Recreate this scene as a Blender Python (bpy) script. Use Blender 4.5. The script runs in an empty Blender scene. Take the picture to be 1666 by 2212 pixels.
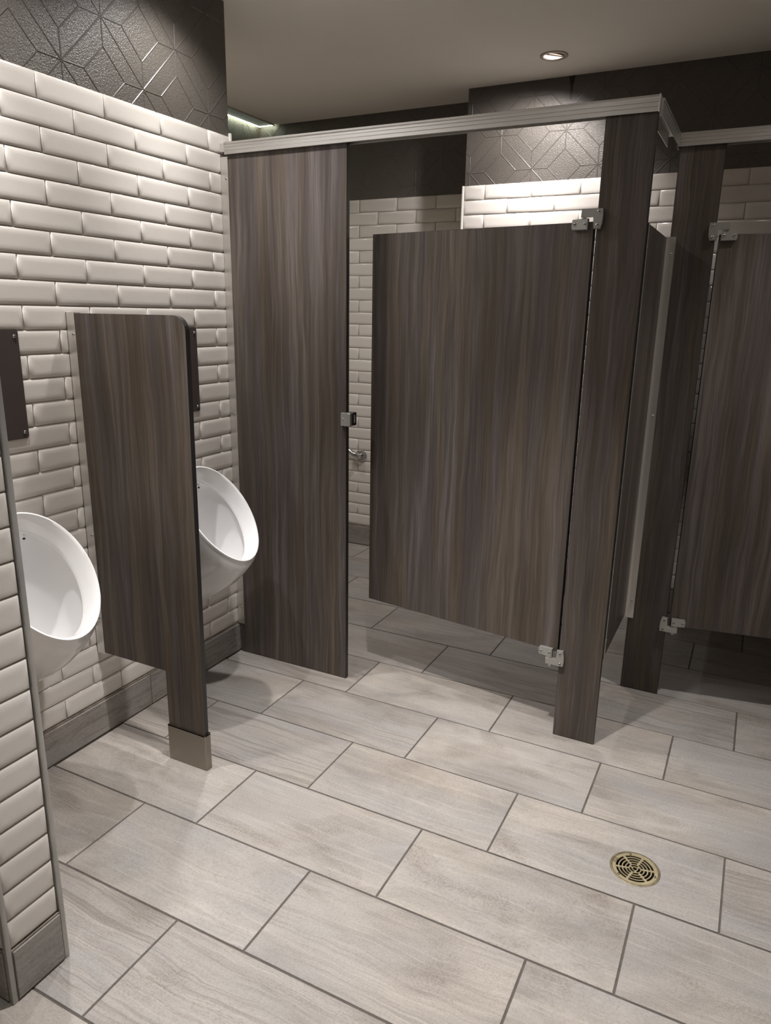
import bpy, bmesh, math, random
from mathutils import Vector, Matrix

random.seed(7)
S = bpy.context.scene
COL = S.collection
PI = math.pi

# ------------------------------------------------------------------ camera
cam_d = bpy.data.cameras.new('camera')
cam = bpy.data.objects.new('camera', cam_d)
COL.objects.link(cam)
RIGHT = Vector((0.8908, 0.4540, 0.0166)); DOWN = Vector((0.1332, -0.2261, -0.9650)); FWD = Vector((-0.4344, 0.8618, -0.2619))
FWD.normalize(); RIGHT = (RIGHT - FWD * RIGHT.dot(FWD)).normalized(); UP = RIGHT.cross(FWD)
cam.matrix_world = Matrix(((RIGHT.x, UP.x, -FWD.x, 1.3373), (RIGHT.y, UP.y, -FWD.y, -1.4184),
                           (RIGHT.z, UP.z, -FWD.z, 1.4891), (0, 0, 0, 1)))
cam_d.sensor_fit = 'HORIZONTAL'; cam_d.sensor_width = 36.0
cam_d.lens = 36.0 * 1572.45 / 1666.0
cam_d.clip_start = 0.02
S.camera = cam

# ------------------------------------------------------------------ world, exposure, lamps
w = bpy.data.worlds.new('world'); S.world = w; w.use_nodes = True
w.node_tree.nodes['Background'].inputs[0].default_value = (0.0, 0.0, 0.0, 1)
S.view_settings.view_transform = 'Standard'
S.view_settings.look = 'None'
S.view_settings.exposure = 0.60
S.view_settings.gamma = 1.0
S.view_settings.use_curve_mapping = False
S.cycles.max_bounces = 8; S.cycles.diffuse_bounces = 6; S.cycles.glossy_bounces = 4
S.cycles.use_denoising = True
S.cycles.sample_clamp_indirect = 6.0

CEIL = 2.60
WARM = (1.0, 0.975, 0.965)
PINK = (1.0, 0.955, 0.95)
# x, y, core watts, spill watts, colour, tilt, label
DOWNLIGHTS = [
    (0.340, 2.130, 32, 29, PINK, (-0.30, 0.16), 'recessed downlight in the ceiling above the wide stall, lit and close to the rear wall'),
    (0.570, 0.100, 200, 4, WARM, (0, 0), 'recessed downlight in the ceiling in front of the open stall door'),
    (-0.385, 0.690, 52, 20, WARM, (0.14, -0.03), 'recessed downlight in the ceiling above the urinal beside the stall'),
    (-0.410, -0.120, 54, 14, WARM, (0.10, 0), 'recessed downlight in the ceiling above the urinal beside the tiled wing wall'),
    (0.600, -1.300, 32, 6, WARM, (0, 0), 'recessed downlight in the ceiling behind the tiled wing wall end'),
    (1.650, 1.150, 62, 7, WARM, (0, 0), 'recessed downlight in the ceiling in front of the recessed next stall'),
    (1.700, -0.100, 16, 6, WARM, (0, 0), 'recessed downlight in the ceiling past the floor drain'),
    (-1.300, 1.500, 6, 17, WARM, (0, 0), 'added unseen fill downlight in the ceiling over the toilet side of the wide stall'),  # out-of-view fill lamp, added to brighten the wide stall's back wall
]
CORE_DEG, SPILL_DEG = 74, 142
LED_STRENGTH = 13.0

# ------------------------------------------------------------------ material helpers
def mat(name):
    m = bpy.data.materials.new(name); m.use_nodes = True
    nt = m.node_tree; nt.nodes.clear()
    out = nt.nodes.new('ShaderNodeOutputMaterial')
    b = nt.nodes.new('ShaderNodeBsdfPrincipled')
    nt.links.new(b.outputs[0], out.inputs[0])
    return m, nt, b

def N(nt, t, **k):
    n = nt.nodes.new(t)
    for a, v in k.items():
        if a.startswith('_'):
            n.inputs[int(a[1:])].default_value = v
        else:
            setattr(n, a, v)
    return n

def L(nt, a, b):
    nt.links.new(a, b)

def coords(nt, scale, rnd=7.0, rot=(0, 0, 0)):
    tc = N(nt, 'ShaderNodeTexCoord'); oi = N(nt, 'ShaderNodeObjectInfo')
    mul = N(nt, 'ShaderNodeVectorMath', operation='SCALE'); mul.inputs[0].default_value = (rnd, rnd * 1.7, rnd * 0.6)
    L(nt, oi.outputs['Random'], mul.inputs['Scale'])
    add = N(nt, 'ShaderNodeVectorMath', operation='ADD')
    L(nt, tc.outputs['Object'], add.inputs[0]); L(nt, mul.outputs[0], add.inputs[1])
    mp = N(nt, 'ShaderNodeMapping'); mp.inputs['Scale'].default_value = scale; mp.inputs['Rotation'].default_value = rot
    L(nt, add.outputs[0], mp.inputs[0])
    return mp.outputs[0], oi.outputs['Random'], add.outputs[0]

def noise(nt, vec, scale, detail=3, rough=0.5, dist=0.0):
    n = N(nt, 'ShaderNodeTexNoise'); n.inputs['Scale'].default_value = scale; n.inputs['Detail'].default_value = detail
    n.inputs['Roughness'].default_value = rough; n.inputs['Distortion'].default_value = dist
    L(nt, vec, n.inputs['Vector'])
    return n.outputs['Fac']

def ramp(nt, fac, stops):
    r = N(nt, 'ShaderNodeValToRGB'); e = r.color_ramp.elements
    while len(e) < len(stops):
        e.new(0.5)
    for i, (p, c) in enumerate(stops):
        e[i].position = p; e[i].color = (c[0], c[1], c[2], 1)
    L(nt, fac, r.inputs[0])
    return r.outputs[0]

def mix(nt, fac, a, b, mode='MIX'):
    m = N(nt, 'ShaderNodeMix', data_type='RGBA', blend_type=mode)
    for v, i in ((fac, 0), (a, 6), (b, 7)):
        if hasattr(v, 'links'):
            L(nt, v, m.inputs[i])
        else:
            m.inputs[i].default_value = v if i == 0 else (*v, 1)
    return m.outputs[2]

def math_(nt, op, a, b=0.0, c=None):
    m = N(nt, 'ShaderNodeMath', operation=op)
    for i, v in enumerate((a, b) if c is None else (a, b, c)):
        if hasattr(v, 'links'):
            L(nt, v, m.inputs[i])
        else:
            m.inputs[i].default_value = v
    return m.outputs[0]

def bump(nt, b, h, strength, dist):
    n = N(nt, 'ShaderNodeBump'); n.inputs['Strength'].default_value = strength; n.inputs['Distance'].default_value = dist
    L(nt, h, n.inputs['Height']); L(nt, n.outputs[0], b.inputs['Normal'])

def simple(name, col, rough=0.5, metal=0.0, spec=0.5, coat=0.0, nscale=None, nvar=0.08, bstr=0.0):
    m, nt, b = mat(name)
    b.inputs['Base Color'].default_value = (*col, 1)
    b.inputs['Roughness'].default_value = rough; b.inputs['Metallic'].default_value = metal
    b.inputs['Specular IOR Level'].default_value = spec; b.inputs['Coat Weight'].default_value = coat
    b.inputs['Coat Roughness'].default_value = 0.04
    if nscale:
        v, r, _ = coords(nt, (1, 1, 1))
        f = noise(nt, v, nscale, 4, 0.6)
        L(nt, ramp(nt, f, [(0.3, [c * (1 - nvar) for c in col]), (0.7, [min(1, c * (1 + nvar)) for c in col])]), b.inputs['Base Color'])
        if bstr:
            bump(nt, b, f, bstr, 0.002)
    return m

def make_wood():
    m, nt, b = mat('grey_brown_laminate')
    tc = N(nt, 'ShaderNodeTexCoord'); oi = N(nt, 'ShaderNodeObjectInfo')
    sep = N(nt, 'ShaderNodeSeparateXYZ'); L(nt, tc.outputs['Object'], sep.inputs[0])
    base = N(nt, 'ShaderNodeCombineXYZ')
    wob = N(nt, 'ShaderNodeMapping'); wob.inputs['Scale'].default_value = (5.0, 5.0, 1.5)
    off = N(nt, 'ShaderNodeVectorMath', operation='ADD'); L(nt, tc.outputs['Object'], off.inputs[0])
    rv = N(nt, 'ShaderNodeCombineXYZ'); L(nt, math_(nt, 'MULTIPLY', oi.outputs['Random'], 17.0), rv.inputs[0]); L(nt, rv.outputs[0], off.inputs[1])
    L(nt, off.outputs[0], wob.inputs[0])
    wn = noise(nt, wob.outputs[0], 1.0, 3, 0.55)
    xr = math_(nt, 'ADD', sep.outputs[0], math_(nt, 'MULTIPLY', oi.outputs['Random'], 31.0))
    xr = math_(nt, 'ADD', xr, math_(nt, 'MULTIPLY', math_(nt, 'SUBTRACT', wn, 0.5), 0.055))
    xy = math_(nt, 'ADD', xr, sep.outputs[1])
    L(nt, xy, base.inputs[0]); L(nt, sep.outputs[2], base.inputs[2])
    def m3(sx, sz, off):
        mp = N(nt, 'ShaderNodeMapping'); mp.inputs['Scale'].default_value = (sx, 1, sz); mp.inputs['Location'].default_value = (off, off * 2, off)
        L(nt, base.outputs[0], mp.inputs[0]); return mp.outputs[0]
    wide = noise(nt, m3(8, 0.5, 3), 1.0, 2, 0.5, 0.3)
    mid = noise(nt, m3(38, 1.1, 11), 1.0, 3, 0.6, 0.4)
    fine = noise(nt, m3(150, 2.6, 23), 1.0, 4, 0.65, 0.3)
    hair = noise(nt, m3(460, 7.0, 37), 1.0, 2, 0.6)
    hue = noise(nt, m3(17, 0.7, 51), 1.0, 3, 0.55, 0.3)
    v = math_(nt, 'ADD', math_(nt, 'MULTIPLY', wide, 0.26), math_(nt, 'MULTIPLY', mid, 0.36))
    v = math_(nt, 'ADD', v, math_(nt, 'MULTIPLY', fine, 0.27))
    v = math_(nt, 'ADD', v, math_(nt, 'MULTIPLY', hair, 0.11))
    brown = ramp(nt, v, [(0.39, (0.047, 0.036, 0.027)), (0.50, (0.079, 0.062, 0.048)), (0.62, (0.140, 0.114, 0.092))])
    plum = ramp(nt, v, [(0.39, (0.049, 0.039, 0.034)), (0.50, (0.081, 0.067, 0.062)), (0.62, (0.152, 0.130, 0.122))])
    hf = ramp(nt, hue, [(0.42, (0, 0, 0)), (0.58, (1, 1, 1))])
    L(nt, mix(nt, hf, brown, plum), b.inputs['Base Color'])
    b.inputs['Roughness'].default_value = 0.42
    b.inputs['Specular IOR Level'].default_value = 0.35
    bump(nt, b, fine, 0.06, 0.001)
    return m

def make_floor_tile(name='stone_look_tile', gain=1.0, turn=0.0):
    m, nt, b = mat(name)
    v, rnd, raw = coords(nt, (1.0, 1.0, 1.0), 23.0, (0, 0, turn))
    def mp(sx, sy, off=0):
        q = N(nt, 'ShaderNodeMapping'); q.inputs['Scale'].default_value = (sx, sy, sy); q.inputs['Location'].default_value = (off, off, off)
        L(nt, v, q.inputs[0]); return q.outputs[0]
    wq = noise(nt, mp(2.6, 4.0, 41), 1.0, 3, 0.55)
    wv = N(nt, 'ShaderNodeCombineXYZ'); L(nt, math_(nt, 'MULTIPLY', math_(nt, 'SUBTRACT', wq, 0.5), 0.075), wv.inputs[1])
    wadd = N(nt, 'ShaderNodeVectorMath', operation='ADD'); L(nt, v, wadd.inputs[0]); L(nt, wv.outputs[0], wadd.inputs[1])
    def mw(sx, sy, off=0):
        q = N(nt, 'ShaderNodeMapping'); q.inputs['Scale'].default_value = (sx, sy, sy); q.inputs['Location'].default_value = (off, off, off)
        L(nt, wadd.outputs[0], q.inputs[0]); return q.outputs[0]
    cloud = noise(nt, mw(2.4, 5.5), 1.0, 5, 0.6, 0.5)
    vein = noise(nt, mw(0.55, 20, 5), 1.0, 3, 0.6, 0.25)
    vein2 = noise(nt, mw(0.8, 42, 9), 1.0, 3, 0.6, 0.3)
    grit = noise(nt, mp(170, 230, 2), 1.0, 3, 0.7)
    tint = noise(nt, mp(1.6, 3.4, 13), 1.0, 2, 0.5, 0.4)
    g = gain
    base = ramp(nt, cloud, [(0.32, (0.225 * g, 0.200 * g, 0.178 * g)), (0.50, (0.360 * g, 0.325 * g, 0.288 * g)), (0.68, (0.460 * g, 0.417 * g, 0.372 * g))])
    cool = mix(nt, math_(nt, 'MULTIPLY', ramp(nt, tint, [(0.40, (0, 0, 0)), (0.60, (1, 1, 1))]), 0.62), base, (0.338 * g, 0.328 * g, 0.318 * g))
    warmf = ramp(nt, noise(nt, mp(1.1, 3.2, 31), 1.0, 2, 0.5, 0.5), [(0.50, (0, 0, 0)), (0.70, (1, 1, 1))])
    cool = mix(nt, math_(nt, 'MULTIPLY', warmf, 0.28), cool, (0.450 * g, 0.378 * g, 0.310 * g))
    smf = noise(nt, mp(2.3, 5.5, 57), 1.0, 4, 0.62, 0.8)
    smud = math_(nt, 'MULTIPLY', ramp(nt, smf, [(0.54, (0, 0, 0)), (0.70, (1, 1, 1))]), ramp(nt, grit, [(0.35, (1, 1, 1)), (0.60, (0.35, 0.35, 0.35))]))
    cool = mix(nt, math_(nt, 'MULTIPLY', smud, 0.75), cool, (0.185 * g, 0.150 * g, 0.122 * g))
    # thin dark veins, stronger on some tiles than on others
    line = math_(nt, 'ABSOLUTE', math_(nt, 'SUBTRACT', vein, 0.5))
    lm = ramp(nt, line, [(0.0, (1, 1, 1)), (0.035, (0, 0, 0))])
    tilew = ramp(nt, math_(nt, 'FRACT', math_(nt, 'MULTIPLY', rnd, 13.7)), [(0.40, (0.06, 0.06, 0.06)), (0.85, (0.95, 0.95, 0.95))])
    bands = ramp(nt, vein2, [(0.40, (0, 0, 0)), (0.62, (1, 1, 1))])
    c1 = mix(nt, math_(nt, 'MULTIPLY', math_(nt, 'MULTIPLY', bands, tilew), 0.50), cool, (0.255 * g, 0.225 * g, 0.205 * g))
    c2 = mix(nt, math_(nt, 'MULTIPLY', math_(nt, 'MULTIPLY', lm, tilew), 0.62), c1, (0.19 * g, 0.165 * g, 0.145 * g))
    light = math_(nt, 'ABSOLUTE', math_(nt, 'SUBTRACT', vein2, 0.56))
    wm = ramp(nt, light, [(0.0, (1, 1, 1)), (0.03, (0, 0, 0))])
    c3 = mix(nt, math_(nt, 'MULTIPLY', wm, 0.20), c2, (0.66 * g, 0.60 * g, 0.53 * g))
    gr = ramp(nt, grit, [(0.30, (0.80, 0.79, 0.78)), (0.52, (1, 1, 1)), (0.75, (1.07, 1.07, 1.07))])
    c4 = mix(nt, 1.0, c3, gr, 'MULTIPLY')
    L(nt, c4, b.inputs['Base Color'])
    b.inputs['Roughness'].default_value = 0.46
    b.inputs['Specular IOR Level'].default_value = 0.4
    h = math_(nt, 'ADD', math_(nt, 'MULTIPLY', grit, 0.6), math_(nt, 'MULTIPLY', vein, 0.5))
    bump(nt, b, h, 0.22, 0.0015)
    return m

def make_wall_tile():
    m, nt, b = mat('cream_glazed_tile')
    v, rnd, _ = coords(nt, (1, 1, 1), 5.0)
    L(nt, ramp(nt, rnd, [(0.0, (0.600, 0.560, 0.512)), (1.0, (0.665, 0.625, 0.578))]), b.inputs['Base Color'])
    b.inputs['Roughness'].default_value = 0.16
    b.inputs['Specular IOR Level'].default_value = 0.45
    bump(nt, b, noise(nt, v, 26, 2, 0.5), 0.10, 0.004)
    return m

def make_wallpaper():
    m, nt, b = mat('dark_embossed_wallpaper')
    tc = N(nt, 'ShaderNodeTexCoord')
    vo = N(nt, 'ShaderNodeTexNoise'); vo.inputs['Scale'].default_value = 240; vo.inputs['Detail'].default_value = 2
    vo.inputs['Distortion'].default_value = 0.6
    L(nt, tc.outputs['Object'], vo.inputs['Vector'])
    big = N(nt, 'ShaderNodeTexNoise'); big.inputs['Scale'].default_value = 3; L(nt, tc.outputs['Object'], big.inputs['Vector'])
    L(nt, ramp(nt, big.outputs['Fac'], [(0.3, (0.084, 0.074, 0.063)), (0.7, (0.094, 0.083, 0.071))]), b.inputs['Base Color'])
    b.inputs['Roughness'].default_value = 0.40
    b.inputs['Specular IOR Level'].default_value = 0.45
    bump(nt, b, vo.outputs['Fac'], 0.60, 0.0035)
    return m

def make_emit(name, col, s):
    m, nt, b = mat(name)
    b.inputs['Base Color'].default_value = (0.8, 0.8, 0.8, 1)
    b.inputs['Emission Color'].default_value = (*col, 1)
    b.inputs['Emission Strength'].default_value = s
    return m

def make_perforated():
    m, nt, b = mat('perforated_grille_metal')
    tc = N(nt, 'ShaderNodeTexCoord')
    vo = N(nt, 'ShaderNodeTexVoronoi'); vo.inputs['Scale'].default_value = 130; vo.inputs['Randomness'].default_value = 0.0
    L(nt, tc.outputs['Object'], vo.inputs['Vector'])
    L(nt, ramp(nt, vo.outputs['Distance'], [(0.28, (0.03, 0.035, 0.045)), (0.36, (0.50, 0.58, 0.66))]), b.inputs['Base Color'])
    b.inputs['Metallic'].default_value = 0.2; b.inputs['Roughness'].default_value = 0.35
    return m

def make_metal(name, col, rough, brushed=0.0, axis=(4, 4, 300), metal=1.0):
    m, nt, b = mat(name)
    b.inputs['Metallic'].default_value = metal
    v, r, _ = coords(nt, axis, 3.0)
    f = noise(nt, v, 1.0, 3, 0.6)
    L(nt, ramp(nt, f, [(0.3, [c * 0.97 for c in col]), (0.7, [min(1, c * 1.02) for c in col])]), b.inputs['Base Color'])
    L(nt, math_(nt, 'ADD', rough, math_(nt, 'MULTIPLY', f, brushed)), b.inputs['Roughness'])
    return m

M_WOOD = make_wood()
M_EDGE = simple('black_phenolic_edge', (0.012, 0.011, 0.011), 0.35)
M_FLOOR = make_floor_tile('stone_look_tile', 0.765)
M_SKIRT = make_floor_tile('stone_look_skirting', 0.76)
M_SKIRT2 = make_floor_tile('stone_look_skirting_side', 0.76, PI / 2)
M_GROUT = simple('dark_floor_grout', (0.075, 0.064, 0.055), 0.9, nscale=30, nvar=0.25)
M_WGROUT = simple('pale_wall_grout', (0.56, 0.51, 0.45), 0.85, nscale=40)
M_SGROUT = simple('grimy_skirting_grout', (0.16, 0.135, 0.11), 0.9, nscale=25, nvar=0.4)
M_TILE = make_wall_tile()
M_PAPER = make_wallpaper()
M_RIDGE = simple('wallpaper_ridge_gloss', (0.078, 0.069, 0.060), 0.33)
M_CEIL = simple('warm_ceiling_paint', (0.80, 0.76, 0.69), 0.85, nscale=2, nvar=0.02)
M_ROOM = simple('plain_room_paint', (0.80, 0.77, 0.72), 0.8, nscale=2, nvar=0.03)
M_ALU = make_metal('satin_aluminium', (0.62, 0.605, 0.58), 0.40, 0.04, (1, 8, 30))
M_ALU2 = make_metal('satin_aluminium_channel', (0.74, 0.72, 0.69), 0.38, 0.06, (60, 60, 2))
M_ZINC = make_metal('satin_zinc_hardware', (0.40, 0.395, 0.37), 0.36, 0.08, (90, 90, 90), 0.6)
M_CHROME = make_metal('polished_chrome', (0.58, 0.59, 0.58), 0.10, 0.05, (20, 20, 20))
M_STEEL = make_metal('worn_stainless_sleeve', (0.31, 0.28, 0.24), 0.34, 0.16, (10, 10, 14))
M_BRASS = make_metal('dull_brass', (0.62, 0.53, 0.34), 0.40, 0.12, (60, 60, 60))
M_BRASSD = simple('tarnished_brass', (0.17, 0.14, 0.085), 0.55, 0.6, nscale=80, nvar=0.4)
M_BLACK = simple('dark_void', (0.006, 0.005, 0.004), 0.7)
M_PORC = simple('white_vitreous_china', (0.75, 0.74, 0.735), 0.12, 0, 0.5, 0.6)
M_PLATE = simple('dark_brown_sheet_metal', (0.060, 0.048, 0.044), 0.42, 0.1)
M_TRIM = simple('grey_edge_profile', (0.42, 0.41, 0.39), 0.35, 0.35, nscale=9, nvar=0.12)
M_TRIMW = simple('white_edge_profile', (0.60, 0.57, 0.53), 0.35)
M_BRONZE = make_metal('brushed_nickel_ring', (0.30, 0.26, 0.23), 0.38, 0.1, (60, 60, 60))
M_BULB = make_emit('lit_lamp', (1.0, 0.93, 0.88), 26.0)
M_LED = make_emit('led_strip', (0.90, 1.0, 0.78), LED_STRENGTH)
M_PERF = make_perforated()

# ------------------------------------------------------------------ mesh helpers
def link(name, me, parent=None, loc=None, rotz=0.0, mats=()):
    o = bpy.data.objects.new(name, me); COL.objects.link(o)
    if parent is not None:
        o.parent = parent
    if loc is not None:
        o.location = loc
    if rotz:
        o.rotation_euler = (0, 0, rotz)
    if me is not None and not me.materials:
        for m_ in (mats if isinstance(mats, (list, tuple)) else (mats,)):
            me.materials.append(m_)
    return o

def empty(name, loc, label, cat, group=None, rotz=0.0):
    o = bpy.data.objects.new(name, None); COL.objects.link(o); o.location = loc
    o.rotation_euler = (0, 0, rotz); o.empty_display_size = 0.05
    tag(o, label, cat, group)
    return o

def tag(o, label, cat, group=None):
    o['label'] = label; o['category'] = cat
    if group:
        o['group'] = group

def struct(o):
    o['kind'] = 'structure'; return o

def bm_mesh(bm, name, smooth_angle=None):
    bmesh.ops.recalc_face_normals(bm, faces=bm.faces[:])
    me = bpy.data.meshes.new(name); bm.to_mesh(me); bm.free()
    if smooth_angle is not None:
        for p in me.polygons:
            p.use_smooth = True
        me.set_sharp_from_angle(angle=smooth_angle)
    return me

def add_box(bm, x0, x1, y0, y1, z0, z1, mi=0, bev=0.0, seg=1):
    vs = [bm.verts.new(p) for p in ((x0, y0, z0), (x1, y0, z0), (x1, y1, z0), (x0, y1, z0), (x0, y0, z1), (x1, y0, z1), (x1, y1, z1), (x0, y1, z1))]
    fs = []
    for f in ((0, 3, 2, 1), (4, 5, 6, 7), (0, 1, 5, 4), (1, 2, 6, 5), (2, 3, 7, 6), (3, 0, 4, 7)):
        q = bm.faces.new([vs[i] for i in f]); q.material_index = mi; fs.append(q)
    if bev:
        es = list({e for f in fs for e in f.edges})
        bmesh.ops.bevel(bm, geom=es, offset=bev, segments=seg, affect='EDGES', profile=0.5)
    return fs

def box_obj(name, x0, x1, y0, y1, z0, z1, m, parent=None, bev=0.0, seg=1, loc=None):
    bm = bmesh.new(); add_box(bm, x0, x1, y0, y1, z0, z1, 0, bev, seg)
    return link(name, bm_mesh(bm, name, 0.6 if bev else None), parent, loc, 0, m)

def extrude_poly(bm, pts, plane, a0, a1, mi_cap=0, mi_side=0):
    """pts: outline; plane 'xz' extrudes along y, 'yz' along x, 'xy' along z."""
    def P(p, a):
        return {'xz': (p[0], a, p[1]), 'yz': (a, p[0], p[1]), 'xy': (p[0], p[1], a)}[plane]
    A = [bm.verts.new(P(p, a0)) for p in pts]; B = [bm.verts.new(P(p, a1)) for p in pts]
    f = bm.faces.new(A); f.material_index = mi_cap
    f = bm.faces.new(B[::-1]); f.material_index = mi_cap
    n = len(pts)
    for i in range(n):
        f = bm.faces.new((A[i], B[i], B[(i + 1) % n], A[(i + 1) % n])); f.material_index = mi_side

def lathe(bm, prof, n, M=Matrix.Identity(4), mi=0, close=False):
    """prof: (r, z) list around local z."""
    rings = []
    for r, z in prof:
        if r < 1e-6:
            rings.append([bm.verts.new(M @ Vector((0, 0, z)))])
        else:
            rings.append([bm.verts.new(M @ Vector((r * math.cos(2 * PI * i / n), r * math.sin(2 * PI * i / n), z))) for i in range(n)])
    pairs = list(zip(rings, rings[1:])) + ([(rings[-1], rings[0])] if close else [])
    for a, b in pairs:
        for i in range(n):
            j = (i + 1) % n
            if len(a) == 1 and len(b) == 1:
                continue
            if len(a) == 1:
                f = bm.faces.new((a[0], b[i], b[j]))
            elif len(b) == 1:
                f = bm.faces.new((a[i], b[0], a[j]))
            else:
                f = bm.faces.new((a[i], b[i], b[j], a[j]))
            f.material_index = mi

def tube(bm, pts, r, n=12, mi=0):
    pts = [Vector(p) for p in pts]; rings = []
    up = Vector((0, 0, 1)); prev = None
    for i, p in enumerate(pts):
        t = ((pts[min(i + 1, len(pts) - 1)] - pts[max(i - 1, 0)])).normalized()
        if prev is None:
            a = t.cross(up); a = a.normalized() if a.length > 1e-3 else Vector((1, 0, 0))
        else:
            a = (prev - t * prev.dot(t)).normalized()
        prev = a; c = t.cross(a)
        rings.append([bm.verts.new(p + (a * math.cos(2 * PI * k / n) + c * math.sin(2 * PI * k / n)) * r) for k in range(n)])
    for u, v in zip(rings, rings[1:]):
        for k in range(n):
            bm.faces.new((u[k], v[k], v[(k + 1) % n], u[(k + 1) % n])).material_index = mi
    bm.faces.new(rings[0]); bm.faces.new(rings[-1][::-1])

SCREWS = {}
def screw(parent, p, axis, r=0.0045, m=None, loc_parent=True):
    """dome headed screw with a drive recess, facing along axis ('-y', '+x', '-x', '+z')."""
    m = m or M_CHROME
    key = (round(r, 4), m.name)
    if key not in SCREWS:
        bm = bmesh.new()
        lathe(bm, [(r * 1.0, 0.0), (r * 0.97, r * 0.30), (r * 0.75, r * 0.55), (r * 0.38, r * 0.68)], 14)
        lathe(bm, [(r * 0.38, r * 0.68), (r * 0.33, r * 0.30), (0, r * 0.30)], 14, mi=1)
        me = bm_mesh(bm, 'screw', 0.7); me.materials.append(m); me.materials.append(M_BLACK)
        SCREWS[key] = me
    o = link('screw', SCREWS[key], parent)
    o.location = p
    o.rotation_euler = {'-y': (PI / 2, 0, 0), '+y': (-PI / 2, 0, 0), '+x': (0, PI / 2, 0), '-x': (0, -PI / 2, 0), '+z': (0, 0, 0)}[axis]
    return o

# ------------------------------------------------------------------ wall tiles
ROW = 0.0716; PITCH = 0.2475; TOP = 2.143; GAP = 0.0022; TD = 0.0080
TILES = {}
def tile_mesh(wd, ht):
    key = (round(wd, 3), round(ht, 3))
    if key not in TILES:
        bm = bmesh.new()
        prof = [(0.0, 0.0), (0.0, -0.0022), (0.0016, -0.0042), (0.0048, -0.0061), (0.0105, -0.0074), (0.0165, -TD), (0.0200, -TD)]
        lim = min(wd, ht) * 0.45
        rings = []
        for ins, d in prof:
            ins = min(ins, lim)
            a, c = wd / 2 - ins, ht / 2 - ins
            rings.append([bm.verts.new(p) for p in ((-a, d, -c), (a, d, -c), (a, d, c), (-a, d, c))])
        for p, q in zip(rings, rings[1:]):
            for i in range(4):
                bm.faces.new((p[i], p[(i + 1) % 4], q[(i + 1) % 4], q[i]))
        bm.faces.new(rings[-1])
        me = bm_mesh(bm, 'tile', 1.2); me.materials.append(M_TILE)
        # normals must face -y
        TILES[key] = me
    return TILES[key]

def lay_tiles(parent, u_to_xyz, rotz, u0, u1, joint, rows, gap_rows=()):
    """rows of half-bond tiles; joint = u of a joint in row 0."""
    for r in rows:
        zt = TOP - r * ROW; zb = zt - ROW
        j = joint + (PITCH / 2 if r % 2 else 0.0)
        k = math.floor((u0 - j) / PITCH)
        while j + k * PITCH < u1:
            a = max(u0, j + k * PITCH); b = min(u1, j + (k + 1) * PITCH); k += 1
            if b - a < 0.012:
                continue
            me = tile_mesh(b - a - GAP, ROW - GAP)
            o = link('tile', me, parent)
            o.location = u_to_xyz((a + b) / 2, (zt + zb) / 2)
            o.rotation_euler = (random.gauss(0, 0.0035), random.gauss(0, 0.0012), rotz + random.gauss(0, 0.0028))

def wall_block(name, x0, x1, y0, y1, z0=0.0, z1=CEIL, tiled=True, plain=None):
    bm = bmesh.new()
    if plain is not None:
        add_box(bm, x0, x1, y0, y1, z0, z1, 0)
        return struct(link(name, bm_mesh(bm, name), None, None, 0, plain))
    add_box(bm, x0, x1, y0, y1, z0, z1, 0)
    geom = bm.verts[:] + bm.edges[:] + bm.faces[:]
    bmesh.ops.bisect_plane(bm, geom=geom, plane_co=(0, 0, TOP), plane_no=(0, 0, 1))
    for f in bm.faces:
        f.material_index = 1 if f.calc_center_median().z > TOP else 0
    return struct(link(name, bm_mesh(bm, name), None, None, 0, [M_WGROUT, M_PAPER]))

XW = -0.615                       # face of the tiles on the urinal wall
BACK = 2.655; POP = 2.430; POPX = -0.186
G = TD                            # grout plane sits one tile depth behind the tile faces

wall_left = wall_block('wall_left', -1.645, XW - G, -3.3, 1.072 - G)
wall_stall = wall_block('wall_stall', -1.80, -1.636 - G, 1.072 - G, 2.80)
wall_back = wall_block('wall_back', -1.642, POPX + 0.012, BACK + G, 2.80)
wall_chase = wall_block('wall_chase', POPX + 0.012, 3.40, POP + G, 2.80)
wall_wing = wall_block('wall_wing', XW - G, 0.050 - G, -0.650 + G, -0.502 - G)
wall_right = wall_block('wall_right', 3.30, 3.40, -3.3, POP + G, plain=M_ROOM)
wall_front = wall_block('wall_front', -0.62, 3.40, -3.40, -3.30, plain=M_ROOM)

rows_all = range(0, 28)
lay_tiles(wall_left, lambda u, z: (XW - G, u, z), PI / 2, -0.502, 1.062, 0.196, rows_all)
lay_tiles(wall_wing, lambda u, z: (0.050 - G, u, z), PI / 2, -0.638, -0.514, -0.638, [r for r in rows_all if r % 2 == 0])
# single full-width tiles down the narrow end of the wing wall
for r in range(1, 28, 2):
    o = link('tile', tile_mesh(0.124 - GAP, ROW - GAP), wall_wing)
    o.location = (0.050 - G, -0.576, TOP - (r + 0.5) * ROW); o.rotation_euler = (random.gauss(0, 0.003), 0, PI / 2 + random.gauss(0, 0.003))
lay_tiles(wall_wing, lambda u, z: (u, -0.650 + G, z), 0.0, XW, 0.038, -0.06, range(0, 28))
lay_tiles(wall_back, lambda u, z: (u, BACK + G, z), 0.0, -1.630, POPX + 0.010, -0.926, rows_all)
lay_tiles(wall_chase, lambda u, z: (u, POP + G, z), 0.0, POPX + 0.012, 1.95, -0.062, rows_all)

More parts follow.
